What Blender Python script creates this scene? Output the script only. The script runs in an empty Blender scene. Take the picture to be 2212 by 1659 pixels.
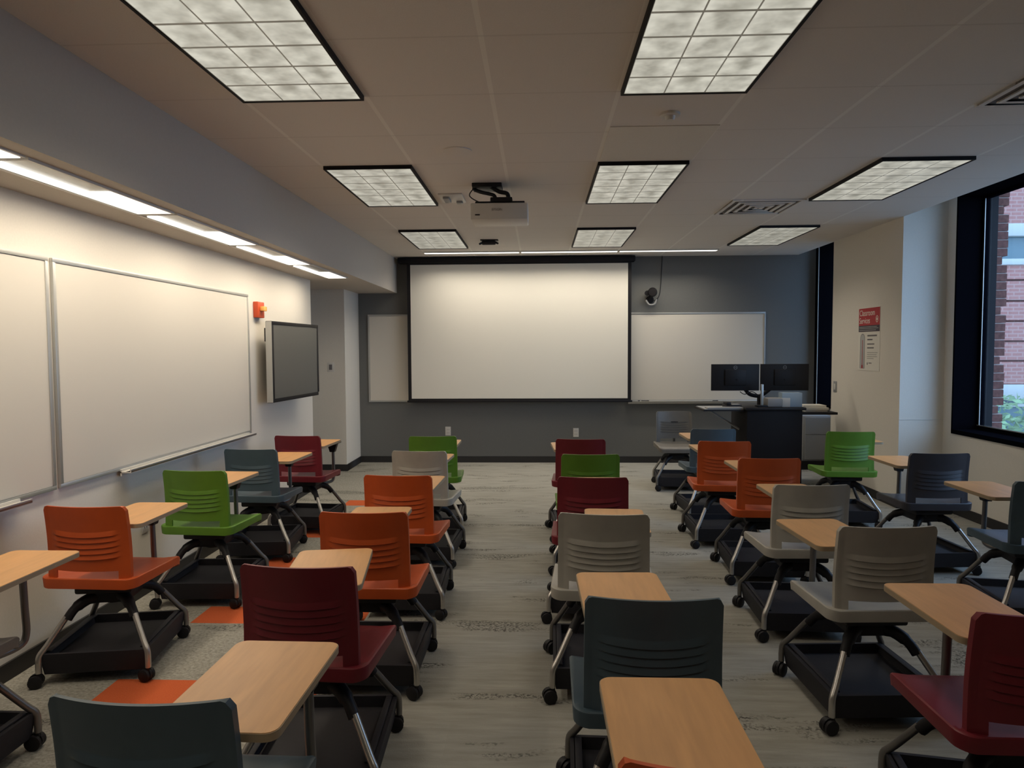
import bpy, bmesh, math, random
from math import sin, cos, pi, radians, sqrt
from mathutils import Vector, Matrix
random.seed(7)
C = bpy.context.scene.collection
HC, CEIL, SOF = 1.54, 2.768, 2.307
XL, XR, XW, YF = -2.50, 3.43, 3.84, 9.23
T = .6096

# ------------------------------------------------------------------ materials
def mat(name, col, rough=.6, metal=0., spec=.5, emit=None, es=0.):
    m = bpy.data.materials.new(name); m.use_nodes = True
    b = m.node_tree.nodes['Principled BSDF']
    b.inputs['Base Color'].default_value = (*col, 1)
    b.inputs['Roughness'].default_value = rough
    b.inputs['Metallic'].default_value = metal
    b.inputs['Specular IOR Level'].default_value = spec
    if emit:
        b.inputs['Emission Color'].default_value = (*emit, 1); b.inputs['Emission Strength'].default_value = es
    return m
def noisy(m, scale, amt, bump=0., detail=3, stretch=(1, 1, 1), bdist=.002):
    nt = m.node_tree; b = nt.nodes['Principled BSDF']; col = b.inputs['Base Color'].default_value[:]
    tc = nt.nodes.new('ShaderNodeTexCoord'); mp = nt.nodes.new('ShaderNodeMapping'); mp.inputs['Scale'].default_value = stretch
    nz = nt.nodes.new('ShaderNodeTexNoise'); nz.inputs['Scale'].default_value = scale; nz.inputs['Detail'].default_value = detail
    rp = nt.nodes.new('ShaderNodeValToRGB')
    rp.color_ramp.elements[0].color = tuple(c*(1-amt) for c in col[:3])+(1,)
    rp.color_ramp.elements[1].color = tuple(min(1, c*(1+amt)) for c in col[:3])+(1,)
    rp.color_ramp.elements[0].position = .3; rp.color_ramp.elements[1].position = .7
    L = nt.links.new
    L(tc.outputs['Object'], mp.inputs[0]); L(mp.outputs[0], nz.inputs['Vector']); L(nz.outputs['Fac'], rp.inputs[0]); L(rp.outputs[0], b.inputs['Base Color'])
    if bump:
        bp = nt.nodes.new('ShaderNodeBump'); bp.inputs['Strength'].default_value = bump; bp.inputs['Distance'].default_value = bdist
        L(nz.outputs['Fac'], bp.inputs['Height']); L(bp.outputs[0], b.inputs['Normal'])
    return m
def mth(nt, op, a, b=None, clamp=False):
    n = nt.nodes.new('ShaderNodeMath'); n.operation = op; n.use_clamp = clamp
    for i, v in enumerate((a, b)):
        if v is None: continue
        if isinstance(v, (int, float)): n.inputs[i].default_value = v
        else: nt.links.new(v, n.inputs[i])
    return n.outputs[0]
def mixc(nt, fac, a, b):
    n = nt.nodes.new('ShaderNodeMix'); n.data_type = 'RGBA'
    for s, v in ((n.inputs[0], fac), (n.inputs[6], a), (n.inputs[7], b)):
        if isinstance(v, tuple): s.default_value = (*v, 1)
        elif isinstance(v, (int, float)): s.default_value = v
        else: nt.links.new(v, s)
    return n.outputs[2]
def sep(nt, coord='Object'):
    tc = nt.nodes.new('ShaderNodeTexCoord'); s = nt.nodes.new('ShaderNodeSeparateXYZ'); nt.links.new(tc.outputs[coord], s.inputs[0])
    return tc.outputs[coord], s.outputs[0], s.outputs[1], s.outputs[2]

M = {}
M['wall'] = noisy(mat('warm_white_paint', (.70, .66, .59), .75, spec=.25), 90, .02, .15)
M['slate'] = noisy(mat('slate_blue_paint', (.150, .152, .146), .6, spec=.35), 90, .03, .15)
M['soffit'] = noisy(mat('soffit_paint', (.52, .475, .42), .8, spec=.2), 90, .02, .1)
M['base'] = mat('black_rubber_base', (.018, .017, .018), .5)
M['black'] = mat('black_plastic', (.011, .010, .012), .5, spec=.3)
M['blackmetal'] = mat('black_metal', (.010, .009, .011), .6, spec=.2)
M['frame'] = mat('dark_window_frame', (.004, .004, .006), .9, spec=0.)
M['tray'] = noisy(mat('black_tray_plastic', (.018, .017, .022), .6, spec=.3), 60, .08)
M['silver'] = mat('silver_tube', (.50, .48, .45), .32, .85)
M['darktube'] = mat('grey_tube', (.20, .19, .18), .38, .7)
M['alu'] = mat('brushed_aluminium', (.50, .50, .48), .4, .6)
M['gray'] = mat('grey_plastic', (.28, .28, .28), .5)
M['white'] = mat('white_plastic', (.62, .60, .56), .45)
M['board'] = mat('whiteboard_enamel', (.66, .62, .55), .38, spec=.35)
M['screen'] = mat('matte_screen_fabric', (.74, .71, .64), .9, spec=.1)
M['paper'] = mat('paper', (.72, .69, .62), .8)
M['ink'] = mat('grey_ink', (.16, .15, .15), .8)
M['red'] = mat('red_print', (.42, .035, .04), .6)
M['darkprint'] = mat('dark_print', (.06, .045, .06), .6)
M['alarm'] = mat('red_alarm_plastic', (.55, .07, .02), .4)
M['amber'] = mat('amber_lens', (.85, .45, .12), .2)
M['lcd'] = mat('grey_screen_glass', (.10, .10, .092), .38)
M['blue'] = mat('pale_blue_plastic', (.35, .45, .55), .5)
M['edge'] = mat('tablet_edge_band', (.33, .25, .16), .5)
for k, c in {'orange': (.50, .082, .016), 'darkred': (.155, .013, .021), 'green': (.095, .215, .020), 'teal': (.060, .092, .116), 'taupe': (.16, .145, .125),
             'grey': (.38, .36, .32), 'charcoal': (.050, .047, .055)}.items():
    M[k] = noisy(mat(k+'_plastic', c, .42, spec=.4), 14, .05, .06, 2)
m = noisy(mat('light_wood_laminate', (.58, .31, .125), .36, spec=.5), 40, .09, 0, 4, (1, .12, 1)); M['wood'] = m

# ceiling: faint painted lay-in grid
m = mat('ceiling_tile', (.68, .63, .58), .9, spec=.1); M['ceil'] = m
nt = m.node_tree; b = nt.nodes['Principled BSDF']; co, X, Y, Z = sep(nt)
fx = mth(nt, 'PINGPONG', mth(nt, 'ADD', X, .2234+20*T), T/2); fy = mth(nt, 'PINGPONG', mth(nt, 'ADD', Y, -2.126+20*T), T/2)
lx = mth(nt, 'LESS_THAN', fx, .011); ly = mth(nt, 'LESS_THAN', fy, .006)
nz = nt.nodes.new('ShaderNodeTexNoise'); nz.inputs['Scale'].default_value = 160; nt.links.new(co, nz.inputs['Vector'])
c0 = mixc(nt, nz.outputs['Fac'], (.68, .64, .60), (.75, .71, .665))
c1 = mixc(nt, mth(nt, 'MULTIPLY', lx, .6), c0, (.86, .84, .78)); c2 = mixc(nt, mth(nt, 'MULTIPLY', ly, .35), c1, (.50, .46, .42))
nt.links.new(c2, b.inputs['Base Color'])
bp = nt.nodes.new('ShaderNodeBump'); bp.inputs['Strength'].default_value = .25; bp.inputs['Distance'].default_value = .002
nt.links.new(nz.outputs['Fac'], bp.inputs['Height']); nt.links.new(bp.outputs[0], b.inputs['Normal'])

# carpet planks with worn streaks and a run of orange planks
m = mat('carpet', (.2, .19, .16), .95, spec=.1); M['carpet'] = m
nt = m.node_tree; b = nt.nodes['Principled BSDF']; co, X, Y, Z = sep(nt)
def noise(scale, stretch, detail=4, rough=.6):
    mp = nt.nodes.new('ShaderNodeMapping'); mp.inputs['Scale'].default_value = stretch; nt.links.new(co, mp.inputs[0])
    n = nt.nodes.new('ShaderNodeTexNoise'); n.inputs['Scale'].default_value = scale; n.inputs['Detail'].default_value = detail; n.inputs['Roughness'].default_value = rough
    nt.links.new(mp.outputs[0], n.inputs['Vector']); return n.outputs['Fac']
def ramp(v, a, b_):
    r = nt.nodes.new('ShaderNodeMapRange'); r.inputs['From Min'].default_value = a; r.inputs['From Max'].default_value = b_; nt.links.new(v, r.inputs['Value']); return r.outputs[0]
streak = noise(1., (3, 26, 1), 5, .65); fine = noise(190, (1, 1, 1), 2); blot = noise(1., (1.1, 4.2, 1), 3, .7); speck = noise(75, (.8, 1, 1), 3, .7)
row = mth(nt, 'FLOOR', mth(nt, 'MULTIPLY', Y, 4.0)); off = mth(nt, 'MULTIPLY', mth(nt, 'MODULO', row, 3), .37)
colu = mth(nt, 'FLOOR', mth(nt, 'ADD', X, off))
wn = nt.nodes.new('ShaderNodeTexWhiteNoise'); wn.noise_dimensions = '2D'; cb = nt.nodes.new('ShaderNodeCombineXYZ')
nt.links.new(row, cb.inputs[0]); nt.links.new(colu, cb.inputs[1]); nt.links.new(cb.outputs[0], wn.inputs['Vector'])
g = mixc(nt, ramp(streak, .3, .7), (.245, .236, .208), (.375, .36, .32))
g = mixc(nt, mth(nt, 'MULTIPLY', wn.outputs['Value'], .30), g, (.27, .257, .222))
nub = mth(nt, 'MULTIPLY', mth(nt, 'LESS_THAN', X, -1.05), .55)
nubc = mixc(nt, ramp(speck, .35, .65), (.13, .125, .105), (.40, .38, .33))
g = mixc(nt, nub, g, nubc)
dk = mth(nt, 'MULTIPLY', ramp(blot, .56, .62), ramp(speck, .48, .56)); g = mixc(nt, mth(nt, 'MULTIPLY', dk, .75), g, (.022, .02, .02))
# orange planks
osum = None
for (x0, x1, y0, y1) in [(-1.98, -1.0, 1.96, 2.20), (-1.98, -1.0, 2.82, 3.06), (-1.98, -1.0, 3.72, 3.97), (-1.98, -1.0, 4.70, 4.94), (-1.98, -1.0, 5.48, 5.72), (-1.95, -1.0, 6.63, 6.87), (-1.9, -1.0, 8.00, 8.24)]:
    v = mth(nt, 'MULTIPLY', mth(nt, 'MULTIPLY', mth(nt, 'GREATER_THAN', X, x0), mth(nt, 'LESS_THAN', X, x1)), mth(nt, 'MULTIPLY', mth(nt, 'GREATER_THAN', Y, y0), mth(nt, 'LESS_THAN', Y, y1)))
    osum = v if osum is None else mth(nt, 'MAXIMUM', osum, v)
g = mixc(nt, osum, g, mixc(nt, fine, (.42, .075, .025), (.60, .14, .05)))
nt.links.new(g, b.inputs['Base Color'])
bp = nt.nodes.new('ShaderNodeBump'); bp.inputs['Strength'].default_value = .5; bp.inputs['Distance'].default_value = .004
nt.links.new(mth(nt, 'ADD', fine, speck), bp.inputs['Height']); nt.links.new(bp.outputs[0], b.inputs['Normal'])

def ramp2(nt, v, a, b_):
    r = nt.nodes.new('ShaderNodeMapRange'); r.inputs['From Min'].default_value = a; r.inputs['From Max'].default_value = b_; nt.links.new(v, r.inputs['Value']); return r.outputs[0]
def lens_mat(name, s):
    m = mat(name, (.6, .6, .55), .5); nt = m.node_tree; b = nt.nodes['Principled BSDF']; co, X, Y, Z = sep(nt)
    cx, cy = .57/3, 1.18/6
    px = mth(nt, 'PINGPONG', mth(nt, 'ADD', X, .57/2+3*cx), cx/2); py = mth(nt, 'PINGPONG', mth(nt, 'ADD', Y, 1.18/2+6*cy), cy/2)
    line = mth(nt, 'MAXIMUM', mth(nt, 'LESS_THAN', px, .0035), mth(nt, 'LESS_THAN', py, .0075))
    nz = nt.nodes.new('ShaderNodeTexNoise'); nz.inputs['Scale'].default_value = 13; nz.inputs['Detail'].default_value = 2; nt.links.new(co, nz.inputs['Vector'])
    glow = mth(nt, 'ADD', mth(nt, 'MULTIPLY', mth(nt, 'SUBTRACT', cx/2, px), 5.0), mth(nt, 'MULTIPLY', ramp2(nt, nz.outputs['Fac'], .3, .7), .75))
    c = mixc(nt, glow, (.40, .39, .32), (1.0, .98, .84))
    c = mixc(nt, line, c, (.16, .15, .12))
    nt.links.new(c, b.inputs['Emission Color']); b.inputs['Emission Strength'].default_value = s; b.inputs['Base Color'].default_value = (.3, .3, .27, 1)
    return m
M['lens_a'] = lens_mat('bright_diffuser', .60); M['lens_b'] = lens_mat('mid_diffuser', .50); M['lens_c'] = lens_mat('far_diffuser', .38)  # same lens per row; dimming at grazing view angles is set into the emission
M['tube'] = mat('lit_lamp', (.9, .9, .85), .5, emit=(1, .96, .88), es=2.2)
M['reflector'] = mat('grey_reflector', (.42, .42, .39), .35, .5)
# exterior brick
def brick_mat(name, c1, c2, mortar, sc, rot):
    m = mat(name, c1, .9); nt = m.node_tree; b = nt.nodes['Principled BSDF']; tc = nt.nodes.new('ShaderNodeTexCoord')
    mp = nt.nodes.new('ShaderNodeMapping'); mp.inputs['Rotation'].default_value = rot; nt.links.new(tc.outputs['Object'], mp.inputs[0])
    br = nt.nodes.new('ShaderNodeTexBrick'); br.inputs['Scale'].default_value = sc; br.inputs['Color1'].default_value = (*c1, 1); br.inputs['Color2'].default_value = (*c2, 1)
    br.inputs['Mortar'].default_value = (*mortar, 1); br.inputs['Mortar Size'].default_value = .012; br.inputs['Brick Width'].default_value = .21; br.inputs['Row Height'].default_value = .075
    nt.links.new(mp.outputs[0], br.inputs['Vector']); nt.links.new(br.outputs['Color'], b.inputs['Base Color']); return m
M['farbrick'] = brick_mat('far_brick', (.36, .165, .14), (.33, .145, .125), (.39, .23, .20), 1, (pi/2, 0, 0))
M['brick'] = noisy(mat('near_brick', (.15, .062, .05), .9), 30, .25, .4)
M['mortar'] = mat('mortar', (.38, .30, .27), .95)
M['stone'] = mat('pale_stone', (.45, .45, .43), .8)
M['farglass'] = mat('far_window_glass', (.10, .16, .18), .15)
M['leaf'] = noisy(mat('leaf_green', (.20, .30, .16), .7), 5, .3)
M['bark'] = mat('bark', (.10, .07, .05), .9)
M['pavement'] = mat('pavement', (.25, .25, .24), .9)
m = bpy.data.materials.new('window_glass'); m.use_nodes = True; nt = m.node_tree; nt.nodes.clear()
o = nt.nodes.new('ShaderNodeOutputMaterial'); mx = nt.nodes.new('ShaderNodeMixShader'); tr = nt.nodes.new('ShaderNodeBsdfTransparent'); gl = nt.nodes.new('ShaderNodeBsdfGlossy')
gl.inputs['Roughness'].default_value = .02; tr.inputs[0].default_value = (.90, .94, .95, 1)
lw = nt.nodes.new('ShaderNodeLayerWeight'); lw.inputs[0].default_value = .5
fr = mth(nt, 'ADD', mth(nt, 'MULTIPLY', mth(nt, 'POWER', lw.outputs['Facing'], 5), .9), .03)
nt.links.new(fr, mx.inputs[0]); nt.links.new(tr.outputs[0], mx.inputs[1]); nt.links.new(gl.outputs[0], mx.inputs[2]); nt.links.new(mx.outputs[0], o.inputs[0]); M['glass'] = m

# ------------------------------------------------------------------ mesh helpers
def box(bm, x0, x1, y0, y1, z0, z1, bev=0., mi=0):
    r = bmesh.ops.create_cube(bm, size=1); vs = r['verts']
    for v in vs: v.co = Vector(((x0+x1)/2+v.co.x*(x1-x0), (y0+y1)/2+v.co.y*(y1-y0), (z0+z1)/2+v.co.z*(z1-z0)))
    fs = {f for v in vs for f in v.link_faces}
    for f in fs: f.material_index = mi
    if bev:
        es = list({e for v in vs for e in v.link_edges})
        r = bmesh.ops.bevel(bm, geom=es, offset=bev, segments=2, affect='EDGES', profile=.5)
        for f in r['faces']: f.material_index = mi
    return vs
def tube(bm, pts, rad, n=10, mi=0, cap=True):
    pts = [Vector(p) for p in pts]; rads = rad if isinstance(rad, (list, tuple)) else [rad]*len(pts)
    rings = []; up = None
    for i, p in enumerate(pts):
        d = (pts[min(i+1, len(pts)-1)]-pts[max(i-1, 0)]).normalized()
        if up is None: up = Vector((0, 0, 1)) if abs(d.z) < .9 else Vector((1, 0, 0))
        a = d.cross(up).normalized(); bb = a.cross(d).normalized(); up = bb
        rings.append([bm.verts.new(p+(a*cos(2*pi*k/n)+bb*sin(2*pi*k/n))*rads[i]) for k in range(n)])
    for i in range(len(rings)-1):
        for k in range(n):
            f = bm.faces.new((rings[i][k], rings[i][(k+1) % n], rings[i+1][(k+1) % n], rings[i+1][k])); f.material_index = mi
    if cap:
        f = bm.faces.new(rings[0]); f.material_index = mi
        f = bm.faces.new(list(reversed(rings[-1]))); f.material_index = mi
def smooth_path(pts, k=5):
    pts = [Vector(p) for p in pts]; out = []
    P = [pts[0]]+pts+[pts[-1]]
    for i in range(1, len(P)-2):
        for j in range(k):
            t = j/k; a, b, c, d = P[i-1], P[i], P[i+1], P[i+2]
            out.append(.5*((2*b)+(c-a)*t+(2*a-5*b+4*c-d)*t*t+(3*b-a-3*c+d)*t**3))
    out.append(pts[-1]); return out
def prism(bm, pts, z0, z1, mi=0):
    lo = [bm.verts.new((x, y, z0)) for x, y in pts]; hi = [bm.verts.new((x, y, z1)) for x, y in pts]; n = len(pts)
    f = bm.faces.new(list(reversed(lo))); f.material_index = mi; f2 = bm.faces.new(hi); f2.material_index = mi
    for i in range(n):
        g = bm.faces.new((lo[i], lo[(i+1) % n], hi[(i+1) % n], hi[i])); g.material_index = mi
    return f2
def rrect(w, h, r, n=5):
    out = []
    for cx, cy, a in ((w/2-r, h/2-r, 0), (-w/2+r, h/2-r, 90), (-w/2+r, -h/2+r, 180), (w/2-r, -h/2+r, 270)):
        for k in range(n+1):
            t = radians(a+90*k/n); out.append((cx+r*cos(t), cy+r*sin(t)))
    return out
def finish(bm, name, mats, parent=None, ang=38, smooth=True):
    bmesh.ops.remove_doubles(bm, verts=bm.verts, dist=1e-6)
    bmesh.ops.recalc_face_normals(bm, faces=bm.faces)
    for e in bm.edges:
        if len(e.link_faces) == 2 and e.calc_face_angle(0) > radians(ang): e.smooth = False
    for f in bm.faces: f.smooth = smooth
    me = bpy.data.meshes.new(name); bm.to_mesh(me); bm.free()
    for m in (mats if isinstance(mats, (list, tuple)) else [mats]): me.materials.append(M[m] if isinstance(m, str) else m)
    o = bpy.data.objects.new(name, me); C.objects.link(o); o.parent = parent
    return o
def bobj(name, mats, boxes, parent=None, bev=0., loc=None):
    bm = bmesh.new()
    for b_ in boxes: box(bm, *b_[:6], bev=bev, mi=(b_[6] if len(b_) > 6 else 0))
    o = finish(bm, name, mats, parent)
    if loc: o.location = loc
    return o
def tag(o, label, cat, group=None):
    o['label'] = label; o['category'] = cat
    if group: o['group'] = group
    return o
def struct(o): o['kind'] = 'structure'; return o
def thing(name, label, cat, loc=(0, 0, 0), rz=0, group=None):
    o = bpy.data.objects.new(name, None); C.objects.link(o); o.empty_display_size = .1
    o.location = loc; o.rotation_euler = (0, 0, rz); return tag(o, label, cat, group)
def text_obj(name, s, size, m, parent, loc, rot, ext=.0006, align='LEFT', sx=1):
    cu = bpy.data.curves.new('txt', 'FONT'); cu.body = s; cu.size = size; cu.extrude = ext; cu.align_x = align
    t = bpy.data.objects.new('txt', cu); C.objects.link(t)
    dg = bpy.context.evaluated_depsgraph_get(); dg.update()
    me = bpy.data.meshes.new_from_object(t.evaluated_get(dg)); bpy.data.objects.remove(t); bpy.data.curves.remove(cu)
    me.materials.clear(); me.materials.append(M[m])
    o = bpy.data.objects.new(name, me); C.objects.link(o); o.parent = parent; o.location = loc; o.rotation_euler = rot; o.scale = (sx, 1, 1)
    return o

# ------------------------------------------------------------------ room shell
YB = -2.6
struct(bobj('floor', 'carpet', [(-3.3, 4.3, YB, YF+.2, -.1, 0)]))
struct(bobj('ceiling', 'ceil', [(-1.916, XR, YB, YF+.2, CEIL, CEIL+.12), (XR-.02, XR, YB, YF, CEIL+.12, 3.12), (XR, 4.3, YB, YF+.2, 3.0, 3.12)]))
struct(bobj('ceiling_soffit', 'soffit', [(-3.3, -1.916, YB, YF, SOF, CEIL+.12)]))
struct(bobj('wall_front', 'slate', [(-3.3, 4.3, YF, YF+.2, 0, 3.12)]))
struct(bobj('wall_back', 'wall', [(-3.3, 4.3, YB-.15, YB, 0, 3.12)]))
struct(bobj('wall_left', 'wall', [(-3.3, XL, YB, 7.43, 0, SOF), (-3.3, -3.2, 7.43, 8.55, 0, SOF)]))
struct(bobj('wall_column', 'wall', [(-3.3, -2.45, 8.55, YF, 0, SOF)]))
struct(bobj('wall_right', 'wall', [(XR, 4.3, 6.62, 8.14, 0, 3.0), (XW, 4.19, 6.47, 6.62, 0, 3.0), (XW, 4.19, YB, 3.3, 0, 3.0),
     (XW, 4.19, 3.3, 6.47, 0, .74), (XW, 4.19, 8.14, YF, 0, .74), (XW, 4.19, 3.3, 6.47, 2.93, 3.0), (XW, 4.19, 8.14, YF, 2.93, 3.0)]))
# pier groove
struct(bobj('trim_5', 'white', [(XR+.005, XW, 6.616, 6.62, .85, .856)]))
bb = .085
struct(bobj('baseboard_front', 'base', [(-2.45, XW, YF-.012, YF, 0, bb)]))
struct(bobj('baseboard_left', 'base', [(XL, XL+.012, YB, 7.43, 0, bb), (-3.2, -2.438, 8.538, 8.55, 0, bb), (-2.45, -2.438, 8.55, YF, 0, bb), (-3.2, -3.188, 7.43, 8.55, 0, bb), (-3.2, XL, 7.43, 7.442, 0, bb)]))
struct(bobj('baseboard_right', 'base', [(XR-.012, XR, 6.608, 8.152, 0, bb), (XR, XW, 6.608, 6.62, 0, bb), (XW-.012, XW, YB, 6.52, 0, bb), (XR, XW, 8.14, 8.152, 0, bb), (XW-.012, XW, 8.15, YF-.012, 0, bb)]))
# windows: deep black jambs, pane, exterior metal return
def window(n, y0, y1, mulls=()):
    z0, z1 = .77, 2.93; t = .045
    fr = bobj('window_%d' % n, ['frame', 'alu'], [(XW-.012, 4.08, y1-.02, y1+.002, z0-.03, z1), (XW-.012, 4.08, y0-.002, y0+.02, z0-.03, z1),
        (XW-.012, 4.08, y0, y1, z0-.03, z0+.01), (XW-.012, 4.08, y0, y1, z1-.02, z1),
        (4.05, 4.10, y0, y1, z0, z0+t), (4.05, 4.10, y0, y1, z1-t, z1), (4.05, 4.10, y1-t, y1, z0, z1), (4.05, 4.10, y0, y0+t, z0, z1),
        (4.046, 4.052, y1-t-.008, y1-t, z0+t, z1-t, 1), (4.046, 4.052, y0, y1, z0+t, z0+t+.008, 1)] + [(4.02, 4.10, m_-.03, m_+.03, z0, z1) for m_ in mulls])
    struct(fr)
    g = bobj('pane', 'glass', [(4.072, 4.078, y0+t, y1-t, z0+t, z1-t)], fr)
    r = bobj('exterior_return', 'blackmetal', [(4.10, 4.19, y1-.012, y1+.0, z0, z1), (4.10, 4.19, y0, y0+.012, z0, z1), (4.10, 4.22, y0, y1, z0-.03, z0+.02)], fr)
    return fr
window(2, 3.3, 6.47)
window(1, 8.14, YF)
struct(bobj('trim_1', ['frame', 'alu'], [(3.66, XW, YF-.10, YF, .74, 3.0), (3.655, 3.662, YF-.104, YF-.09, .74, 2.95, 1)]))
# exterior brick jamb of our own wall, toothed courses
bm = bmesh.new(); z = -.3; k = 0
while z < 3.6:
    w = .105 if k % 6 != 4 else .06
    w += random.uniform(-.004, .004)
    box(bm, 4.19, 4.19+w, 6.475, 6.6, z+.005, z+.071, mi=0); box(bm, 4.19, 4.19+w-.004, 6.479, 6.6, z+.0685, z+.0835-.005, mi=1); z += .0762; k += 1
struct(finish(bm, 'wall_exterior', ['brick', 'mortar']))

# ------------------------------------------------------------------ outside
bl = thing('brick_building', 'pink red brick building with pale stone bands seen through the window', 'building', (13, 14, -3))
bobj('brick_wall', 'farbrick', [(-7, 9, .12, .6, -1, 14)]+[(-7, 9, 0, .12, a+3, b_+3) for a, b_ in ((3.97, 11), (2.88, 3.18), (2.47, 2.84), (2.07, 2.43), (1.67, 2.03), (1.28, 1.63), (.80, 1.24))], bl)
bobj('stone_band', 'stone', [(-7, 9, -.05, .14, 6.72, 6.97)], bl, .02)
bobj('stone_band', 'stone', [(-7, 9, -.04, .14, 6.16, 6.28)], bl, .01)
bobj('stone_band', 'stone', [(-7, 9, -.06, .14, 3.48, 3.79)], bl, .02)
bobj('window_glass', 'farglass', [(-7, 9, .09, .13, 6.28, 6.72)], bl)
bobj('window_glass', 'farglass', [(-7, 9, .09, .13, .6, 3.48)], bl)
bobj('window_rail', 'stone', [(-7, 9, .03, .12, 3.34, 3.40)], bl)
struct(bobj('ground_outside', 'pavement', [(4.5, 40, -20, 60, -3.1, -3.0)]))
tr_ = thing('leafy_tree', 'green leafy treetop low outside the window before the brick building', 'tree', (8.6, 12.4, -3))
bm = bmesh.new(); tube(bm, [(0, 0, 0), (.05, 0, 1.2), (0, .1, 2.9)], [.12, .09, .05], 8); finish(bm, 'trunk', 'bark', tr_)
bm = bmesh.new()
for i in range(1500):
    a = random.uniform(0, 2*pi); r = 1.25*random.random()**.45; zz = 2.9+random.uniform(-.95, .75); rr = r*sqrt(max(.05, 1-((zz-2.85)/1.05)**2))
    c = Vector((rr*cos(a), rr*sin(a), zz)); u = Vector((random.gauss(0, 1), random.gauss(0, 1), random.gauss(0, .6))).normalized(); w = u.orthogonal().normalized()
    L_ = random.uniform(.06, .11); vs = [bm.verts.new(c+u*L_), bm.verts.new(c+w*L_*.45), bm.verts.new(c-u*L_), bm.verts.new(c-w*L_*.45)]; bm.faces.new(vs)
finish(bm, 'foliage', 'leaf', tr_)

# ------------------------------------------------------------------ ceiling lights
def area(name, loc, sx, sy, energy, col, rot=(0, 0, 0), spread=180):
    l = bpy.data.lights.new(name, 'AREA'); l.shape = 'RECTANGLE'; l.size = sx; l.size_y = sy; l.energy = energy; l.color = col; l.spread = radians(spread)
    o = bpy.data.objects.new(name, l); C.objects.link(o); o.location = loc; o.rotation_euler = rot; return o
x0g, y0g = -.2234, 2.126
place = {(-2, 0): 'left one of the two at the top edge of the photo', (1, 0): 'right one of the two at the top edge of the photo',
         (-2, 4): 'left fixture of the middle row, left of the projector', (1, 4): 'centre fixture of the middle row, right of the projector', (4, 4): 'right fixture of the middle row, nearest the big window',
         (-2, 8): 'left fixture of the far row by the screen', (1, 8): 'centre fixture of the far row by the screen', (4, 8): 'right fixture of the far row by the screen'}
for row in (-4, 0, 4, 8):
    for colx in (-2, 1, 4):
        if colx == 4 and row < 4: continue
        cx, cy = x0g+(colx+.5)*T, y0g+(row+1)*T
        en = 5.1 if row >= 0 else 3.6  # the unseen rear row is an added, weaker ambient fill
        area('troffer_lamp', (cx, cy, CEIL-.03), .54, 1.14, en, (1, .90, .74), spread=125)
        lab = place.get((colx, row))
        if lab is None:      # added unseen troffers behind the viewer, giving ambient light on the chair backs
            struct(bobj('trim_%d' % (7 if colx < 0 else 8), ['blackmetal', 'lens_a'], [(-.297, .297, -.602, .602, -.020, 0, 0), (-.285, .285, -.59, .59, -.022, -.019, 1)], loc=(cx, cy, CEIL))); continue
        t = thing('ceiling_light', 'gridded ceiling troffer, '+lab, 'ceiling light', (cx, cy, CEIL), 0, 'gridded troffers in the ceiling')
        w, h = .285, .59
        bobj('light_frame', 'blackmetal', [(-w-.012, -w, -h-.012, h+.012, -.024, 0), (w, w+.012, -h-.012, h+.012, -.024, 0), (-w, w, -h-.012, -h, -.024, 0), (-w, w, h, h+.012, -.024, 0)], t)
        bobj('diffuser', {0: 'lens_a', 4: 'lens_b', 8: 'lens_c'}[row], [(-w, w, -h, h, -.020, -.002)], t)
# soffit wall-wash line, four modules
names = ['nearest the viewer', 'second from the viewer', 'third from the viewer', 'farthest, ending by the television']
for k, (y0, y1) in enumerate([(2.65, 3.74), (3.76, 4.87), (4.89, 6.02), (6.04, 7.17)]):
    t = thing('linear_light', 'long white wall washing light in the left soffit, module '+names[k], 'ceiling light', (-2.12, (y0+y1)/2, SOF), 0, 'wall washing lights in the left soffit')
    h = (y1-y0)/2-.004
    bobj('light_frame', 'white', [(-.118, -.10, -h, h, -.012, 0), (.10, .112, -h, h, -.012, 0), (-.10, .10, -h, -h+.01, -.012, 0), (-.10, .10, h-.01, h, -.012, 0)], t)
    bobj('reflector', 'reflector', [(-.10, .10, -h+.01, .02, -.006, -.001)], t)
    bobj('lamp_tube', 'tube', [(-.07, -.02, -h+.02, .02, -.018, -.006)], t)
    bobj('diffuser_panel', 'tube', [(-.09, .098, .02, h-.01, -.011, -.002)], t)
    area('wall_wash_lamp', (-2.12, (y0+y1)/2, SOF-.022), .16, y1-y0-.03, 9.0, (1, .86, .66), (0, radians(10), 0), 160)
struct(bobj('trim_6', ['white', 'tube'], [(-.118, .112, -.54, .54, -.008, 0, 0), (-.09, .098, -.53, .53, -.011, -.006, 1)], loc=(-2.12, 2.1, SOF)))
for k in (0,):
    area('wall_wash_lamp', (-2.12, 2.1+k*1.1, SOF-.022), .16, 1.05, 9.0, (1, .86, .66), (0, radians(10), 0), 160)
for x0, x1, nm in ((-1.45, -.235, 'left'), (-.225, .995, 'middle'), (1.005, 2.23, 'right')):
    t = thing('linear_light', 'slim white linear light above the projection screen, %s of the three' % nm, 'ceiling light', ((x0+x1)/2, 8.66, CEIL), 0, 'linear lights above the screen')
    h = (x1-x0)/2
    bobj('light_frame', 'white', [(-h, h, -.062, -.05, -.014, 0), (-h, h, .05, .062, -.014, 0), (-h, -h+.01, -.05, .05, -.014, 0), (h-.01, h, -.05, .05, -.014, 0)], t)
    bobj('diffuser_panel', 'tube', [(-h+.01, h-.01, -.05, .05, -.012, -.002)], t)
    area('front_wash_lamp', ((x0+x1)/2, 8.66, CEIL-.02), 1.18, .08, 9.5, (1, .90, .74), (radians(0), 0, 0), 140)

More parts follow.
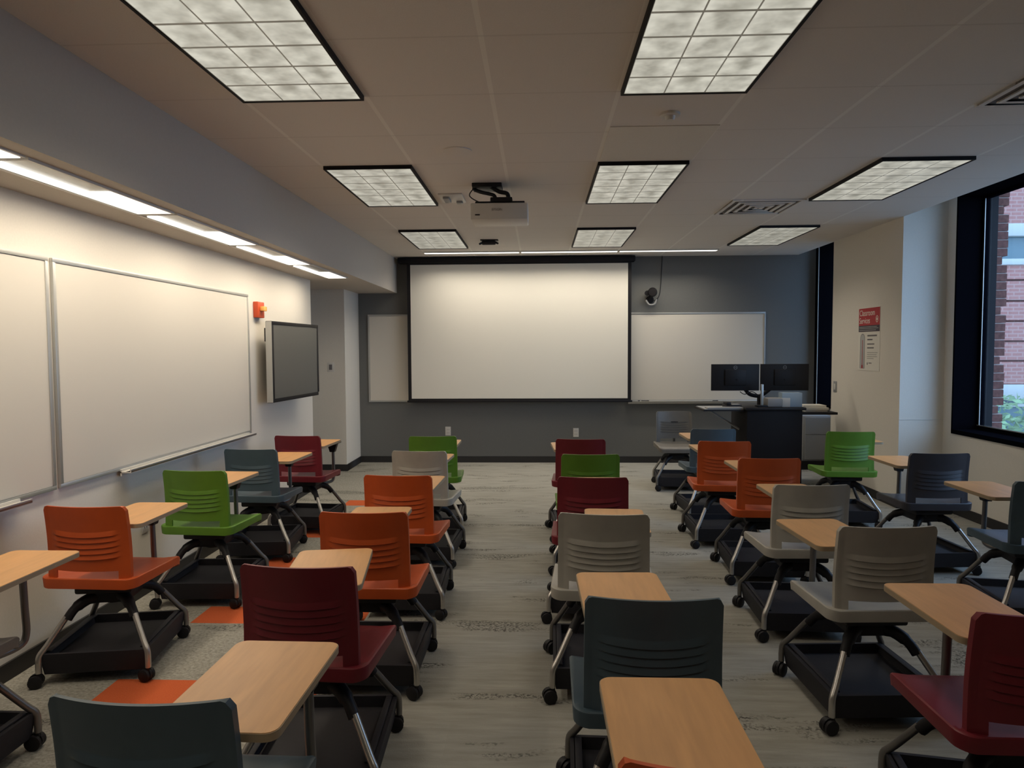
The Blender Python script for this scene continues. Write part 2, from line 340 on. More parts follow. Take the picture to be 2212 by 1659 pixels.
# ------------------------------------------------------------------ whiteboards
def board(label, origin, length, h, axis, tray=None, group=None):
    # local frame: x along the board, y out of the wall (towards room is -y), z up from board bottom
    t = thing('whiteboard', label, 'whiteboard', origin, radians(90) if axis == 'y' else 0, group)
    L = length
    bobj('panel', 'board', [(.02, L-.02, -.012, 0, .02, h-.02)], t)
    bobj('frame', 'alu', [(0, L, -.018, 0, 0, .022), (0, L, -.018, 0, h-.022, h), (0, .022, -.018, 0, .022, h-.022), (L-.022, L, -.018, 0, .022, h-.022)], t, .002)
    if tray:
        bm = bmesh.new(); a, b_ = tray
        box(bm, a, b_, -.085, -.018, -.012, -.004); box(bm, a, b_, -.085, -.078, -.004, .010); box(bm, a, b_, -.026, -.018, -.03, .01)
        finish(bm, 'marker_tray', 'white', t)
    return t
# left wall boards: local x must run along +Y with -y facing +X : rz=90deg maps x->+Y, y->-X ; so -y -> +X
board('large whiteboard on the left wall between the divider strip and the fire alarm', (XL, 3.42, .83), 2.36, 1.19, 'y', (.50, 2.30), 'whiteboards on the left wall')
board('whiteboard on the left wall cut off by the left edge of the photo', (XL, 1.03, .83), 2.36, 1.19, 'y', (.3, 2.1), 'whiteboards on the left wall')
board('whiteboard on the dark front wall showing left of the projection screen', (-2.32, YF, .83), 2.66, 1.19, 'x', None, 'whiteboards on the front wall')
board('wide whiteboard on the dark front wall right of the projection screen, behind the monitors', (.34, YF, .83), 2.67, 1.19, 'x', (.86, 2.62), 'whiteboards on the front wall')
def marker(x, label, m, L=.10, x1=None):
    bm = bmesh.new(); tube(bm, [(-L/2, 0, 0), (L/2*.5, 0, 0)], .010, 8, 0); tube(bm, [(L/2*.5, 0, 0), (L/2, 0, 0)], .011, 8, 1)
    o = finish(bm, 'marker', [m, 'black']); o.location = (x, YF-.055, .838); tag(o, label, 'marker', 'markers on the front board tray')
marker(1.30, 'grey marker lying on the tray of the right front whiteboard, next to the screen edge', 'gray')
marker(1.42, 'black marker on the right front whiteboard tray, second from the screen', 'black')
marker(2.35, 'small dark marker on the right front whiteboard tray, nearest the monitors', 'black', .07)

# ------------------------------------------------------------------ projection screen
t = thing('projection_screen', 'large pull down projection screen with black borders on the front wall', 'projection screen', (-.265, 9.08, 0))
bobj('screen_case', 'blackmetal', [(-1.60, 1.53, -.05, .10, 2.685, 2.755)], t, .01)
bobj('screen_fabric', ['screen', 'black'], [(-1.44, 1.44, -.002, .002, .885, 2.665, 0), (-1.485, -1.44, -.002, .002, .845, 2.72, 1), (1.44, 1.485, -.002, .002, .845, 2.72, 1), (-1.44, 1.44, -.002, .002, 2.665, 2.72, 1), (-1.44, 1.44, -.002, .002, .855, .885, 1)], t)
bobj('bottom_bar', 'black', [(-1.50, 1.50, -.014, .014, .835, .86)], t, .005)

# ------------------------------------------------------------------ television
t = thing('television', 'grey flat screen television on a wall mount at the end of the left wall', 'television', (-2.36, 5.94, 1.075), math.atan2(1.08, .065))
W, H = 1.07, .725   # local x along panel, -y faces the room
bobj('screen_glass', 'lcd', [(.035, W-.035, -.008, 0, .035, H-.03)], t)
bm = bmesh.new(); box(bm, 0, W, -.004, .045, 0, .035, .003); box(bm, 0, W, -.012, .045, H-.03, H, .003); box(bm, 0, .035, -.012, .045, .035, H-.03, .003); box(bm, W-.035, W, -.012, .045, .035, H-.03, .003)
finish(bm, 'bezel', 'black', t)
bobj('side_trim', 'alu', [(-.006, .0, -.010, .045, .004, H-.004)], t)
bobj('back_shell', 'black', [(.03, W-.03, .002, .06, .03, H-.03)], t, .01)
bobj('side_speaker', 'black', [(.02, .05, .045, .07, H-.18, H-.06)], t, .003)
bobj('mount_arm', 'blackmetal', [(.45, .70, .055, .10, .2, .55), (.55, .60, .08, .15, .3, .45)], t)

# ------------------------------------------------------------------ left wall fittings
t = thing('fire_alarm', 'small red fire alarm with amber strobe on the left wall above the television', 'fire alarm', (XL, 5.98, 1.90))
bobj('alarm_box', 'alarm', [(0, .045, -.07, .07, -.07, .07)], t, .006)
bobj('strobe', 'amber', [(.045, .085, -.035, .035, -.012, .03)], t, .008)
def plate(name, label, cat, loc, rz, w=.075, h=.12, m='white', slots='outlet'):
    t = thing(name, label, cat, loc, rz)
    bobj('cover_plate', m, [(-w/2, w/2, -.006, 0, -h/2, h/2)], t, .002)
    if slots == 'outlet': bobj('socket', 'ink', [(-.014, -.009, -.008, -.005, a, a+.012) for a in (.015, -.03)]+[(.009, .014, -.008, -.005, a, a+.012) for a in (.015, -.03)], t)
    else: bobj('rocker', slots, [(-w*.22, w*.22, -.010, -.005, -h*.28, h*.28)], t, .001)
    return t
plate('wall_outlet', 'pale outlet plate low on the dark front wall behind the left green chair', 'outlet', (-1.24, YF, .43), 0)
plate('wall_outlet', 'pale outlet plate low on the dark front wall behind the far dark red chair', 'outlet', (.50, YF, .41), 0)
plate('wall_outlet', 'outlet plate low on the left wall beside the orange chair', 'outlet', (XL, 4.18, .45), radians(90))
plate('light_switch', 'small switch plate on the pale column between television and front wall', 'light switch', (-2.635, 8.55, 1.325), 0, .09, .12, 'white', 'ink')
plate('light_switch', 'narrow switch plate on the window pier beside the teacher desk', 'light switch', (XR, 8.03, 1.09), radians(-90), .085, .125, 'gray', 'white')

# ------------------------------------------------------------------ poster on the pier (faces -X)
t = thing('poster', 'Classroom Services poster with red heading and thermometer drawing on the window pier', 'poster', (XR, 7.475, 1.30), radians(-90))
# local x -> -Y world (towards camera), -y -> -X
bobj('sheet', 'paper', [(0, .46, -.003, .001, 0, .655)], t)
bobj('heading_panel', ['red', 'darkprint'], [(.006, .454, -.005, -.003, .47, .65, 0), (.006, .454, -.005, -.003, .405, .47, 1)], t)
text_obj('heading_text', 'Classroom', .088, 'paper', t, (.022, -.0052, .572), (pi/2, 0, 0), sx=.86)
text_obj('heading_text', 'Services', .088, 'paper', t, (.022, -.0052, .492), (pi/2, 0, 0), sx=.80)
bm = bmesh.new(); n = 20
for r0, r1 in ((.022, .028), (.0, .013)):
    ro = [bm.verts.new((.40+r1*cos(2*pi*k/n), 0, .53+1.25*r1*sin(2*pi*k/n))) for k in range(n)]; ri = [bm.verts.new((.40+r0*cos(2*pi*k/n), 0, .53+1.25*r0*sin(2*pi*k/n))) for k in range(n)]
    for k in range(n): bm.faces.new((ro[k], ro[(k+1) % n], ri[(k+1) % n], ri[k]))
o = finish(bm, 'crest', 'paper', t); o.location = (0, -.0056, 0)
bobj('small_print', 'stone', [(.02, .02+w, -.0056, -.005, z, z+.005) for z, w in ((.452, .38), (.437, .41), (.418, .36))], t)
bm = bmesh.new()
def cap(bm, cx, z0, z1, r, y, mi=0):
    pts = [(cx+r*cos(pi*k/8), z1-r+r*sin(pi*k/8)) for k in range(9)]+[(cx-r, z0), (cx+r, z0)]
    f = bm.faces.new([bm.verts.new((a, y, b_)) for a, b_ in pts]); f.material_index = mi
cap(bm, .095, .02, .385, .052, -.0034, 0); cap(bm, .095, .024, .379, .046, -.0038, 1); cap(bm, .095, .05, .32, .006, -.0042, 2); cap(bm, .095, .02, .06, .018, -.0044, 2)
finish(bm, 'thermometer_drawing', ['ink', 'alu', 'red'], t)
bobj('small_print', 'ink', [(.20, .20+w, -.0038, -.003, z, z+hh) for z, w, hh in ((.355, .20, .016), (.315, .11, .014), (.27, .15, .012), (.23, .14, .013))]+[(.20, .20+w, -.0038, -.003, z, z+.004) for z, w in ((.185, .22), (.165, .20), (.145, .21), (.125, .14))]+[(.20, .215, -.0038, -.003, .06, .085), (.235, .30, -.0038, -.003, .075, .083)], t)

# ------------------------------------------------------------------ ceiling fittings
t = thing('projector', 'white projector hanging from a black ceiling bracket before the screen', 'projector', (-.290, 5.0, CEIL))
bm = bmesh.new(); box(bm, -.205, .215, .0, .30, -.285, -.165, .012); finish(bm, 'projector_body', 'white', t)
bobj('lens_recess', 'black', [(-.17, -.135, -.002, .01, -.255, -.247)], t)
text_obj('brand_text', 'EPSON', .026, 'gray', t, (-.01, -.0015, -.222), (pi/2, 0, 0), align='CENTER')
bm = bmesh.new(); box(bm, -.17, .19, .02, .06, -.168, -.150, .004); box(bm, -.06, .10, .02, .22, -.165, -.12, .006)
tube(bm, smooth_path([(-.03, .1, -.13), (-.04, .1, -.09), (-.14, .12, -.06), (-.19, .14, -.03), (-.16, .16, 0)]), .014, 8)
tube(bm, smooth_path([(.07, .1, -.13), (.06, .1, -.08), (.0, .12, -.06), (-.06, .13, -.02), (-.06, .14, 0)]), .016, 8)
box(bm, -.20, .02, .08, .26, -.03, 0, .004)
finish(bm, 'ceiling_bracket', 'black', t)
bm = bmesh.new(); tube(bm, smooth_path([(-.19, .1, -.04), (-.215, .06, -.10), (-.15, .03, -.15), (-.10, .03, -.155)]), .004, 6); finish(bm, 'cable', 'black', t)
t = thing('ceiling_cable_box', 'small white cable plate on the ceiling left of the projector', 'cable box', (-.70, 5.55, CEIL))
bobj('plate', 'white', [(-.09, .10, -.14, .16, -.012, 0)], t, .003); bobj('socket', 'gray', [(-.06, -.01, -.08, .08, -.03, -.012), (.03, .08, .08, .13, -.03, -.012)], t, .003)
bm = bmesh.new(); tube(bm, [(0, 0, 0), (0, 0, -.012), (0, 0, -.014)], [.052, .052, .045], 24); tube(bm, [(0, 0, -.014), (0, 0, -.035)], [.028, .022], 16)
o = finish(bm, 'smoke_detector', 'white'); o.location = (.69, 3.67, CEIL); tag(o, 'round white ceiling detector behind the near right troffer', 'smoke detector')
bm = bmesh.new(); tube(bm, [(0, 0, 0), (0, 0, -.006), (0, 0, -.010)], [.09, .09, .05], 24)
o = finish(bm, 'ceiling_disc', 'ceil'); o.location = (-.50, 4.27, CEIL); tag(o, 'faint round cover disc on the ceiling between left troffer and projector', 'ceiling cover')
bm = bmesh.new(); box(bm, -.10, .10, -.05, .05, -.012, 0, .004); tube(bm, [(-.07, 0, -.012), (-.075, -.01, -.03), (-.11, -.03, -.05)], .012, 8); box(bm, -.085, .07, -.03, .03, -.055, -.012, .012); tube(bm, [(.05, 0, -.02), (.10, -.02, -.045)], .011, 8)
o = finish(bm, 'ceiling_sensor', 'black'); o.location = (-.55, 7.72, CEIL); tag(o, 'small black sensor on the ceiling between projector and screen', 'sensor')
def vent(cx, cy, label):
    t = thing('air_vent', label, 'air vent', (cx, cy, CEIL), 0, 'square ceiling air vents')
    bobj('vent_frame', 'ceil', [(-.30, .30, -.30, -.27, -.012, 0), (-.30, .30, .27, .30, -.012, 0), (-.30, -.27, -.27, .27, -.012, 0), (.27, .30, -.27, .27, -.012, 0)], t)
    bobj('vent_core', 'ink', [(-.27, .27, -.27, .27, -.004, -.001)], t)
    for s in (.235, .17, .105, .04):
        bobj('louver', 'ceil', [(-s, s, -s, -s+.028, -.016, -.008), (-s, s, s-.028, s, -.016, -.008), (-s, -s+.028, -s+.028, s-.028, -.016, -.008), (s-.028, s, -s+.028, s-.028, -.016, -.008)], t)
vent(1.91, 6.08, 'square louvred air vent between the middle and far ceiling lights on the right')
vent(2.52, 3.33, 'square air vent cut off by the upper right edge of the photo')
o = bobj('trim_2', 'wall', [(.40, 1.0, 3.86, 4.54, CEIL-.004, CEIL)]); struct(o)

# wall camera right of the screen
t = thing('wall_camera', 'black wall mounted camera with a hanging cable right of the projection screen', 'camera', (1.48, YF, 2.24))
bm = bmesh.new(); tube(bm, [(0, 0, -.05), (0, -.05, -.05)], .05, 16); tube(bm, [(-.02, -.05, -.05), (.0, -.10, .0)], .022, 10); finish(bm, 'wall_bracket', 'black', t)
bm = bmesh.new(); tube(bm, [(.015, -.05, .05), (.015, -.16, .04), (.01, -.19, .038)], [.045, .062, .048], 18); tube(bm, [(-.045, -.06, .035), (-.05, -.14, .03)], [.03, .035], 14); finish(bm, 'camera_body', 'black', t)
bm = bmesh.new(); tube(bm, smooth_path([(-.06, -.10, -.06), (-.02, -.11, -.12), (.05, -.10, -.11), (.08, -.06, -.05)]), .012, 8); finish(bm, 'knob', 'gray', t)
bm = bmesh.new(); tube(bm, smooth_path([(.02, -.03, -.07), (.08, -.03, -.05), (.13, -.012, .02), (.15, -.010, .20), (.165, -.010, .53)]), .005, 6); finish(bm, 'cable', 'black', t)

# ------------------------------------------------------------------ teacher station
PX, PY = 2.72, 7.55
t = thing('lectern_desk', 'black teacher desk with side shelves in the front right corner', 'desk', (PX, PY, 0)); desk = t
bobj('cabinet_body', 'blackmetal', [(-.44, .16, 0, .62, .05, .86)], t, .006)
bobj('desk_top', 'black', [(-.46, .19, -.03, .66, .86, .89)], t, .006)
bobj('side_shelf', ['black', 'gray'], [(-.90, -.46, .05, .50, .845, .862, 0), (-.88, -.46, .06, .49, .862, .868, 1)], t, .0)
bobj('side_shelf', 'black', [(.19, .58, .10, .50, .80, .825)], t)
bm = bmesh.new(); tube(bm, [(-.80, .28, .845), (-.44, .28, .62)], .012, 8); finish(bm, 'shelf_brace', 'gray', t)
t = thing('equipment_cabinet', 'low pale grey cabinet on a black base beside the teacher desk', 'cabinet', (3.53, 8.72, 0))
bobj('cabinet_body', 'gray', [(-.20, .17, -.0, .40, .11, .68)], t, .004); bobj('base_plinth', 'black', [(-.23, .19, -.02, .42, 0, .11)], t)
bobj('drawer_front', 'gray', [(-.17, .15, -.008, 0, .13, .44), (-.17, .15, -.008, 0, .45, .66)], t)
def monitor(x, y, rz, label, w=.535, h=.30, z0=1.06):
    t = thing('monitor', label, 'monitor', (x, y, z0), rz, 'monitors on the teacher desk')
    bobj('panel', 'black', [(-w/2, w/2, 0, .028, 0, h)], t, .004); bobj('rear_housing', 'black', [(-.12, .12, -.02, .0, .06, .24)], t, .008)
    bobj('display_glass', 'lcd', [(-w/2+.01, w/2-.01, .028, .030, .015, h-.01)], t)
    bm = bmesh.new(); n = 24
    ro = [bm.verts.new((.021*cos(2*pi*k/n), 0, .021*sin(2*pi*k/n))) for k in range(n)]; ri = [bm.verts.new((.017*cos(2*pi*k/n), 0, .017*sin(2*pi*k/n))) for k in range(n)]
    for k in range(n): bm.faces.new((ro[k], ro[(k+1) % n], ri[(k+1) % n], ri[k]))
    o = finish(bm, 'logo_ring', 'gray', t); o.location = (0, -.022 if False else -.001, .262)
    text_obj('brand_text', 'DELL', .012, 'gray', t, (0, -.0012, .258), (pi/2, 0, 0), align='CENTER')
    return t
monitor(2.22, 7.80, 0, 'left of the two black monitors seen from behind, before the whiteboard')
monitor(2.77, 7.80, 0, 'right of the two black monitors seen from behind, before the dark window frame')
bm = bmesh.new(); tube(bm, [(0, 0, 0), (0, 0, .12)], .03, 12); tube(bm, smooth_path([(0, 0, .10), (-.13, -.03, .13), (-.22, -.06, .24), (-.30, -.085, .30)]), .022, 8); tube(bm, smooth_path([(0, 0, .10), (.06, -.03, .15), (.16, -.05, .24), (.25, -.085, .30)]), .022, 8)
bmesh.ops.translate(bm, verts=bm.verts, vec=(2.52-PX, 7.88-PY, .89)); finish(bm, 'monitor_arm', 'black', desk)
bm = bmesh.new(); tube(bm, smooth_path([(-.25, -.09, .16), (-.2, -.10, .13), (-.12, -.09, .16), (-.05, -.08, .12), (.0, -.05, .05)]), .005, 6); bmesh.ops.translate(bm, verts=bm.verts, vec=(2.52-PX, 7.88-PY, .89)); finish(bm, 'cable', 'black', desk)
t = thing('document_camera', 'slim pale document camera standing upright between the monitors', 'document camera', (2.465, 7.63, .89))
bobj('camera_base', 'black', [(-.06, .06, -.04, .06, 0, .02)], t, .004); bobj('camera_stem', 'alu', [(-.014, .014, -.01, .012, .02, .25)], t, .004)
o = bobj('desk_phone', ['black', 'gray'], [(-.09, .09, -.08, .08, 0, .03, 0), (-.08, -.03, -.07, .07, .03, .06, 0), (-.01, .08, -.05, .05, .03, .036, 1)], bev=.004, loc=(2.20, 7.85, .868)); tag(o, 'black desk phone on the left shelf of the teacher desk', 'phone')
o = bobj('keyboard', ['gray', 'black'], [(-.21, .21, -.07, .07, 0, .015, 0)], bev=.004, loc=(2.06, 7.70, .868)); o.location.x = 2.08; o.location.y = 7.69; tag(o, 'pale keyboard at the edge of the left desk shelf', 'keyboard')
o = bobj('control_panel', 'gray', [(-.09, .08, -.08, .08, 0, .10)], bev=.02, loc=(2.60, 7.66, .89)); tag(o, 'grey control box on the teacher desk under the right monitor', 'control box')
o = bobj('storage_box', ['blue', 'white'], [(-.11, .11, -.06, .06, 0, .155, 0), (-.112, -.02, -.062, .062, .0, .10, 1)], bev=.003, loc=(2.79, 7.68, .89)); tag(o, 'pale blue box on the teacher desk behind the right monitor', 'box')
o = bobj('paper_stack', 'paper', [(-.12, .13, -.10, .10, 0, .02), (-.11, .14, -.11, .09, .021, .045), (-.13, .12, -.09, .11, .046, .07)], loc=(3.10, 7.85, .825)); tag(o, 'stack of white papers on the right shelf of the teacher desk', 'papers')

# ------------------------------------------------------------------ chair meshes (origin on the floor under the seat, facing +y)
def back_mesh():
    bm = bmesh.new(); nx, nz = 40, 112; W2 = .202; z0, z1 = .455, .825; th = .010
    def P(i, j):
        u = -1+2*i/nx; x = u*W2; zt = z1
        if abs(x) > W2-.022:
            q = (abs(x)-(W2-.022))/.022; zt = z1-.022*(1-sqrt(max(0, 1-q*q)))
        zn = z0+(z1-z0)*j/nz; zb = z0+(zt-z0)*j/nz; wt = max(0, min(1, (zn-.515)/.04, (.80-zn)/.08)); wt = wt*wt*(3-2*wt)
        z = zb+.018*u*u*wt; h = (z-z0)/(z1-z0)
        x *= 1.0-.02*h
        y = -.238-.022*h+.012*sin(pi*h)+.036*u*u
        if abs(u) < .80 and .572 < zn < .704:
            e = min(1, (.80-abs(u))/.14); f = ((zn-.572)/.0264) % 1.0
            y += e*(-.0085*(1-f)**.8+.001)
        return x, y, z
    A = [[None]*(nz+1) for _ in range(nx+1)]; B = [[None]*(nz+1) for _ in range(nx+1)]
    for i in range(nx+1):
        for j in range(nz+1):
            x, y, z = P(i, j); rim = .008 if (i < 2 or i > nx-2) else 0
            A[i][j] = bm.verts.new((x, y-rim*.4, z)); B[i][j] = bm.verts.new((x, y+th+rim, z))
    def keep(i, j):
        if not (0 <= i < nx and 0 <= j < nz): return False
        u = -1+2*(i+.5)/nx; h = z0+(z1-z0)*(j+.5)/nz
        if h < .518 and abs(u) < .77: return False
        return True
    for i in range(nx):
        for j in range(nz):
            if not keep(i, j): continue
            bm.faces.new((A[i][j], A[i+1][j], A[i+1][j+1], A[i][j+1])); bm.faces.new((B[i][j], B[i][j+1], B[i+1][j+1], B[i+1][j]))
            for di, dj, a, b_ in ((-1, 0, (i, j), (i, j+1)), (1, 0, (i+1, j), (i+1, j+1)), (0, -1, (i, j), (i+1, j)), (0, 1, (i, j+1), (i+1, j+1))):
                if not keep(i+di, j+dj): bm.faces.new((A[a[0]][a[1]], A[b_[0]][b_[1]], B[b_[0]][b_[1]], B[a[0]][a[1]]))
    bmesh.ops.delete(bm, geom=[v for v in bm.verts if not v.link_faces], context='VERTS')
    return bm
def seat_mesh():
    bm = bmesh.new(); w, h = .466, .42; base = rrect(w, h, .045, 5); n = len(base); rings = []
    def top(x, y):
        z = .470+.016*(x/.233)**2+.002*((y)/.21)**2
        if y > .12: z -= .030*((y-.12)/.09)**2
        return z
    for s in (.12, .3, .5, .68, .82, .92, .98, 1.0):
        rings.append([bm.verts.new((x*s, y*s+.0*s-.02, top(x*s, y*s)-(.004 if s == 1.0 else 0))) for x, y in base])
    zc = bm.verts.new((0, -.02, top(0, 0)))
    for k in range(n): bm.faces.new((zc, rings[0][k], rings[0][(k+1) % n]))
    lip = [bm.verts.new((x*1.004, y*1.004-.02, top(x, y)-.010)) for x, y in base]
    low = [bm.verts.new((x*.992, y*.992-.02, top(x, y)-(.050 if y < 0 else .042))) for x, y in base]
    inn = [bm.verts.new((x*.90, y*.90-.02, .440)) for x, y in base]
    rings += [lip, low, inn]
    for a, b_ in zip(rings, rings[1:]):
        for k in range(n): bm.faces.new((a[k], b_[k], b_[(k+1) % n], a[(k+1) % n]))
    bm.faces.new(list(reversed(inn)))
    return bm
def spider_mesh():
    bm = bmesh.new(); tube(bm, [(0, -.02, .31), (0, -.02, .425)], [.05, .062], 20); box(bm, -.13, .13, -.16, .12, .385, .438, .012); box(bm, -.095, .095, -.12, .09, .325, .39, .014)
    for sx in (-1, 1):
        for sy in (-1, 1):
            tube(bm, smooth_path([(sx*.03, -.02+sy*.04, .360), (sx*.085, -.02+sy*.10, .350), (sx*.125, -.02+sy*.14, .322), (sx*.150, -.02+sy*.164, .280)], 4), [.032]*4+[.026]*4+[.021]*5, 10)
    return bm
def tray_mesh():
    bm = bmesh.new(); spec = [(.220, .150, 0), (.234, .150, 0), (.234, .140, 0), (.222, .052, 0), (.20, .042, 0)]
    outer = [[bm.verts.new((sx*a, sy*(a+.012)-.02, z)) for sx, sy in ((-1, -1), (1, -1), (1, 1), (-1, 1))] for a, z, _ in spec]
    inner = [bm.verts.new((sx*.206, sy*.218-.02, .112)) for sx, sy in ((-1, -1), (1, -1), (1, 1), (-1, 1))]
    seq = [inner]+outer
    for a, b_ in zip(seq, seq[1:]):
        for k in range(4): bm.faces.new((a[k], a[(k+1) % 4], b_[(k+1) % 4], b_[k]))
    bm.faces.new(inner); bm.faces.new(list(reversed(outer[-1])))
    for sx in (-1, 1): box(bm, sx*.205-.012, sx*.205+.012, -.24, .20, .150, .158, .002)
    return bm
def leg_mesh(sx, sy):
    bm = bmesh.new()
    p = [(sx*.152, -.02+sy*.166, .292), (sx*.21, -.02+sy*.222, .185), (sx*.234, -.02+sy*.244, .145), (sx*.238, -.02+sy*.248, .105), (sx*.238, -.02+sy*.248, .066)]
    tube(bm, smooth_path(p, 4), .0135, 10); return bm
def caster_mesh(sx, sy):
    bm = bmesh.new(); x, y = sx*.238, -.02+sy*.248; a = random.Random(int(sx*3+sy*7+20)).uniform(0, pi); d = Vector((cos(a), sin(a), 0)); q = Vector((-sin(a), cos(a), 0)); c = Vector((x, y, .030))+q*.012
    tube(bm, [(x, y, .045), (x, y, .078)], .012, 8)
    for s in (-1, 1): tube(bm, [c+d*(s*.006), c+d*(s*.010), c+d*(s*.022), c+d*(s*.026)], [.024, .030, .030, .022], 16)
    tube(bm, [c+d*-.006+Vector((0, 0, .004)), c+d*.006+Vector((0, 0, .004))], .031, 16)
    return bm
def tablet_mesh():
    bm = bmesh.new(); prism(bm, rrect(.290, .455, .030, 5), .710, .7285, 1); prism(bm, rrect(.286, .451, .029, 5), .7285, .7300, 0); return bm
def bracket_mesh():
    bm = bmesh.new(); box(bm, -.055, .055, -.10, .07, .700, .710, .003)
    pts = [(-.045, .702), (.045, .702), (.021, .625), (-.021, .625)]
    lo = [bm.verts.new((a, .018, b_)) for a, b_ in pts]; hi = [bm.verts.new((a, -.028, b_)) for a, b_ in pts]
    bm.faces.new(lo); bm.faces.new(hi[::-1])
    for k in range(4): bm.faces.new((lo[k], lo[(k+1) % 4], hi[(k+1) % 4], hi[k]))
    return bm
def post_mesh(px, py):
    bm = bmesh.new(); s = 1 if px >= 0 else -1
    g = 1 if py > 0 else -1; p = [(0, g*.05, .362), (px*.5, py*.6, .355), (px*.9, py*.93, .36), (px, py+g*.006, .40), (px, py+g*.004, .50), (px, py, .62), (px, py, .70)]
    tube(bm, smooth_path(p, 5), .0140, 10); return bm

proto = None; posts = {}
def tmp(bm, name, mats):
    o = finish(bm, name, mats); me = o.data; bpy.data.objects.remove(o); return me
ME = {'backrest': tmp(back_mesh(), 'backrest', 'grey'), 'seat': tmp(seat_mesh(), 'seat', 'grey'), 'spider_base': tmp(spider_mesh(), 'spider_base', 'black'),
      'storage_tray': tmp(tray_mesh(), 'storage_tray', 'tray'), 'tablet': tmp(tablet_mesh(), 'tablet', ['wood', 'edge']), 'tablet_bracket': tmp(bracket_mesh(), 'tablet_bracket', 'black')}
for sx in (-1, 1):
    for sy in (-1, 1):
        ME['leg', sx, sy] = tmp(leg_mesh(sx, sy), 'leg', 'silver' if sy < 0 else 'darktube'); ME['caster', sx, sy] = tmp(caster_mesh(sx, sy), 'caster', 'black')
def part(name, me, parent, loc=(0, 0, 0), rz=0., colour=None):
    o = bpy.data.objects.new(name, me); C.objects.link(o); o.parent = parent; o.location = loc; o.rotation_euler = (0, 0, rz)
    if colour:
        o.material_slots[0].link = 'OBJECT'; o.material_slots[0].material = M[colour]
    return o
def chair(colour, x, yb, rz, tx, ty, trz, brz, label, post=None, group='tablet desk chairs on casters'):
    """x, yb: world place of the top of the back; tx, ty: world centre of the tablet; angles in degrees"""
    r = radians(rz); ox, oy = x-sin(r)*.225*1, yb+cos(r)*.225
    t = thing('tablet_chair', label, 'chair', (ox, oy, 0), r, group)
    part('seat', ME['seat'], t, colour=colour); part('backrest', ME['backrest'], t, colour=colour)
    inv = Matrix.Rotation(-r, 2); d = inv @ Vector((tx-ox, ty-oy)); lr = radians(trz)-r
    b_ = radians(brz)-r
    part('spider_base', ME['spider_base'], t, rz=b_); part('storage_tray', ME['storage_tray'], t, rz=b_)
    for sx in (-1, 1):
        for sy in (-1, 1):
            l = part('leg', ME['leg', sx, sy], t, rz=b_); part('caster', ME['caster', sx, sy], l)
    if d.y > -.3: d.y = max(d.y, .046)
    part('tablet', ME['tablet'], t, (d.x, d.y, 0), lr)
    off = Matrix.Rotation(lr, 2) @ Vector((0, .175)); px, py = (d.x*.75 if post is None else post), (max(.212, d.y+off.y) if d.y > -.3 else -.33)
    part('tablet_bracket', ME['tablet_bracket'], t, (px, py, 0), lr if d.y > -.3 else lr+pi)
    key = (round(px, 2), round(py, 2))
    if key not in posts: posts[key] = tmp(post_mesh(px, py), 'tablet_post', 'darktube')
    part('tablet_post', posts[key], t)
    return t
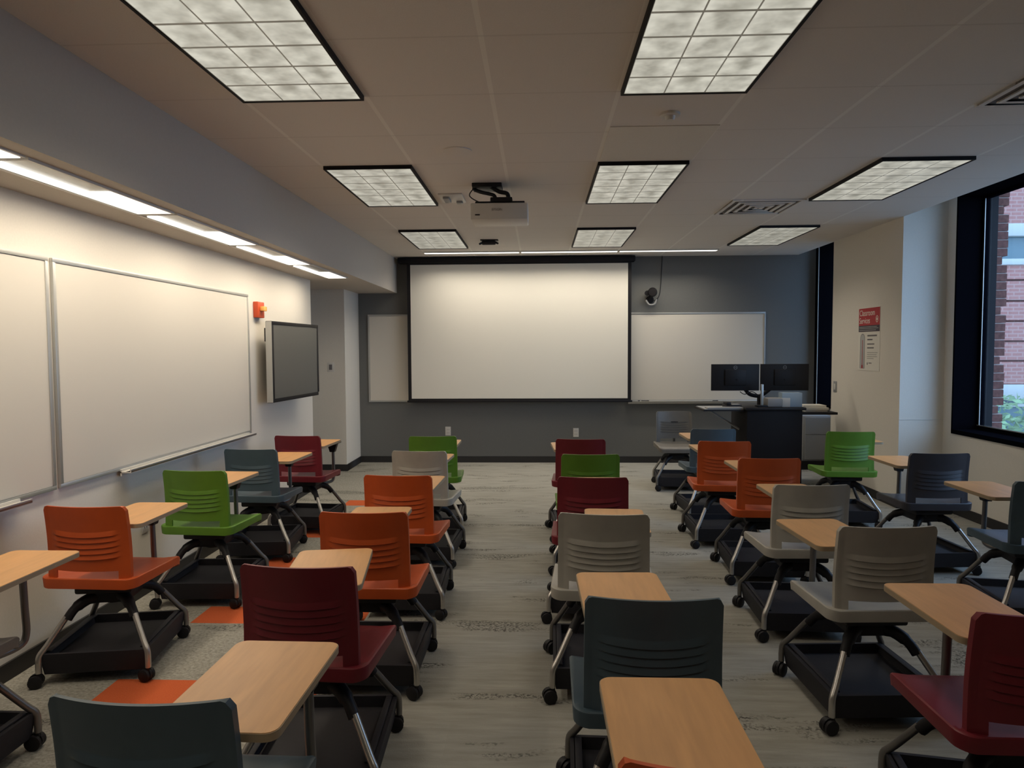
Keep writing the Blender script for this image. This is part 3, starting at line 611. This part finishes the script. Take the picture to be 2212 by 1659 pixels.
CH = [
 # colour, x, y(back top), rot, tablet x, y, rot, base rot, label
 ('teal', -.83, 1.345, -1.5, -.70, 1.60, -1, 4, 'dark teal tablet chair at lower left, nearest the viewer, cut off by the bottom edge', .19),
 ('taupe', -2.185, 2.05, 0, -2.005, 2.445, 0, 0, 'tablet chair cut off by the left edge, mainly its wooden tablet and black tray showing', .11),
 ('orange', -2.11, 3.05, -1.5, -2.015, 3.285, 0, 9, 'orange tablet chair in the column under the left whiteboard', .05),
 ('green', -2.07, 3.98, -3.5, -2.025, 4.225, -3, 2, 'green tablet chair under the left whiteboard, between orange and teal chairs'),
 ('teal', -2.10, 4.85, -3, -1.955, 5.00, -2, 6, 'dark teal tablet chair in the left wall column, between green and dark red chairs'),
 ('darkred', -2.03, 5.62, -4, -1.955, 5.805, -3, -4, 'dark red tablet chair farthest along the left wall, below the television', .14),
 ('darkred', -.81, 2.21, -3.5, -.79, 2.49, 8.6, 3, 'dark maroon tablet chair left of the aisle, large in the lower left foreground'),
 ('orange', -.78, 2.96, 0, -.795, 3.24, 1, 0, 'nearer of the two orange tablet chairs left of the aisle'),
 ('orange', -.81, 3.84, -3, -.755, 4.045, -2, 2, 'farther of the two orange tablet chairs left of the aisle'),
 ('grey', -.85, 4.77, -4, -.815, 5.005, -3, -3, 'light grey tablet chair left of the aisle, before the green one'),
 ('green', -.88, 5.59, 3, -.835, 5.765, 0, 3, 'green tablet chair farthest left of the aisle, near the screen'),
 ('orange', .335, 1.15, -3, .29, 1.43, 0, -4, 'orange tablet chair at the bottom edge, only its top corner and big tablet visible'),
 ('teal', .33, 1.945, -1, .28, 2.225, 1, -2, 'dark teal tablet chair right of the aisle in the foreground'),
 ('grey', .28, 2.95, -4.5, .36, 3.185, -3, -1, 'light grey tablet chair right of the aisle behind the teal one'),
 ('darkred', .30, 3.80, -3, .36, 4.06, 0, -5, 'dark red tablet chair right of the aisle just beyond the light grey one'),
 ('green', .35, 4.63, 0, .33, 4.87, 0, -2, 'green tablet chair right of the aisle between two dark red ones'),
 ('darkred', .33, 5.42, -4, .25, 5.61, 3, 4, 'dark red tablet chair farthest right of the aisle, nearest the screen'),
 ('darkred', 1.375, 1.85, -1, 1.32, 2.135, 0, -10, 'dark maroon tablet chair cut off by the lower right edge', -.01),
 ('grey', 1.40, 2.76, 2.5, 1.27, 3.005, 3, 3, 'nearer of two light grey tablet chairs right of centre', -.10),
 ('grey', 1.43, 3.60, 1, 1.435, 3.835, 0, -2, 'farther of two light grey tablet chairs, before the orange pair'),
 ('orange', 1.50, 4.47, -2, 1.475, 4.655, 0, -3, 'nearer orange tablet chair of the pair before the teacher desk'),
 ('orange', 1.43, 5.29, -5, 1.40, 5.52, 0, 0, 'farther orange tablet chair of the pair, beside the teal one'),
 ('teal', 1.55, 6.10, 0, 1.485, 6.275, 0, 4, 'dark teal tablet chair partly hidden behind the farther orange one near the desk'),
 ('taupe', 1.53, 7.80, 180, 1.565, 8.11, 180, 175, 'grey tablet chair turned to face the viewer at the front wall'),
 ('darkred', 0, 0, 0, 0, 0, 0, 0, None),
 ('teal', 2.73, 3.69, -4, 2.58, 3.92, 0, -8, 'dark teal tablet chair at the right edge under the big window', -.10),
 ('charcoal', 2.71, 4.69, 0, 2.60, 4.86, 0, 4, 'charcoal tablet chair under the big window', -.045),
 ('green', 2.66, 5.90, -4, 2.82, 6.13, -3, -5, 'bright green tablet chair by the window pier, below the poster'),
]
for c in CH:
    if c[8]: chair(*c)

# ------------------------------------------------------------------ world, portals, camera
w = bpy.data.worlds.new('World'); bpy.context.scene.world = w; w.use_nodes = True
bg = w.node_tree.nodes['Background']; bg.inputs[0].default_value = (.44, .65, 1.0, 1); bg.inputs[1].default_value = 4.3
for y0, y1 in ((3.3, 6.47), (8.14, YF)):
    p = area('window_portal', (4.21, (y0+y1)/2, 1.85), 2.15, y1-y0, 0, (1, 1, 1), (0, radians(90), 0)); p.data.cycles.is_portal = True

cam = bpy.data.cameras.new('Camera'); co_ = bpy.data.objects.new('Camera', cam); C.objects.link(co_)
p_, y_, r_ = -.0508, -.0394, -.005
F = Vector((sin(y_)*cos(p_), cos(y_)*cos(p_), sin(p_))); rt = Vector((cos(y_), -sin(y_), 0)); up = rt.cross(F)
R2 = cos(r_)*rt+sin(r_)*up; U2 = -sin(r_)*rt+cos(r_)*up
mw = Matrix(((R2.x, U2.x, -F.x, 0), (R2.y, U2.y, -F.y, 0), (R2.z, U2.z, -F.z, HC), (0, 0, 0, 1)))
co_.matrix_world = mw; cam.sensor_width = 36; cam.lens = 1474/2212*36; cam.clip_start = .05; cam.clip_end = 200
sc = bpy.context.scene; sc.camera = co_
sc.view_settings.view_transform = 'Standard'; sc.view_settings.look = 'None'; sc.view_settings.gamma = 1; sc.view_settings.use_curve_mapping = False
sc.view_settings.exposure = 0.0
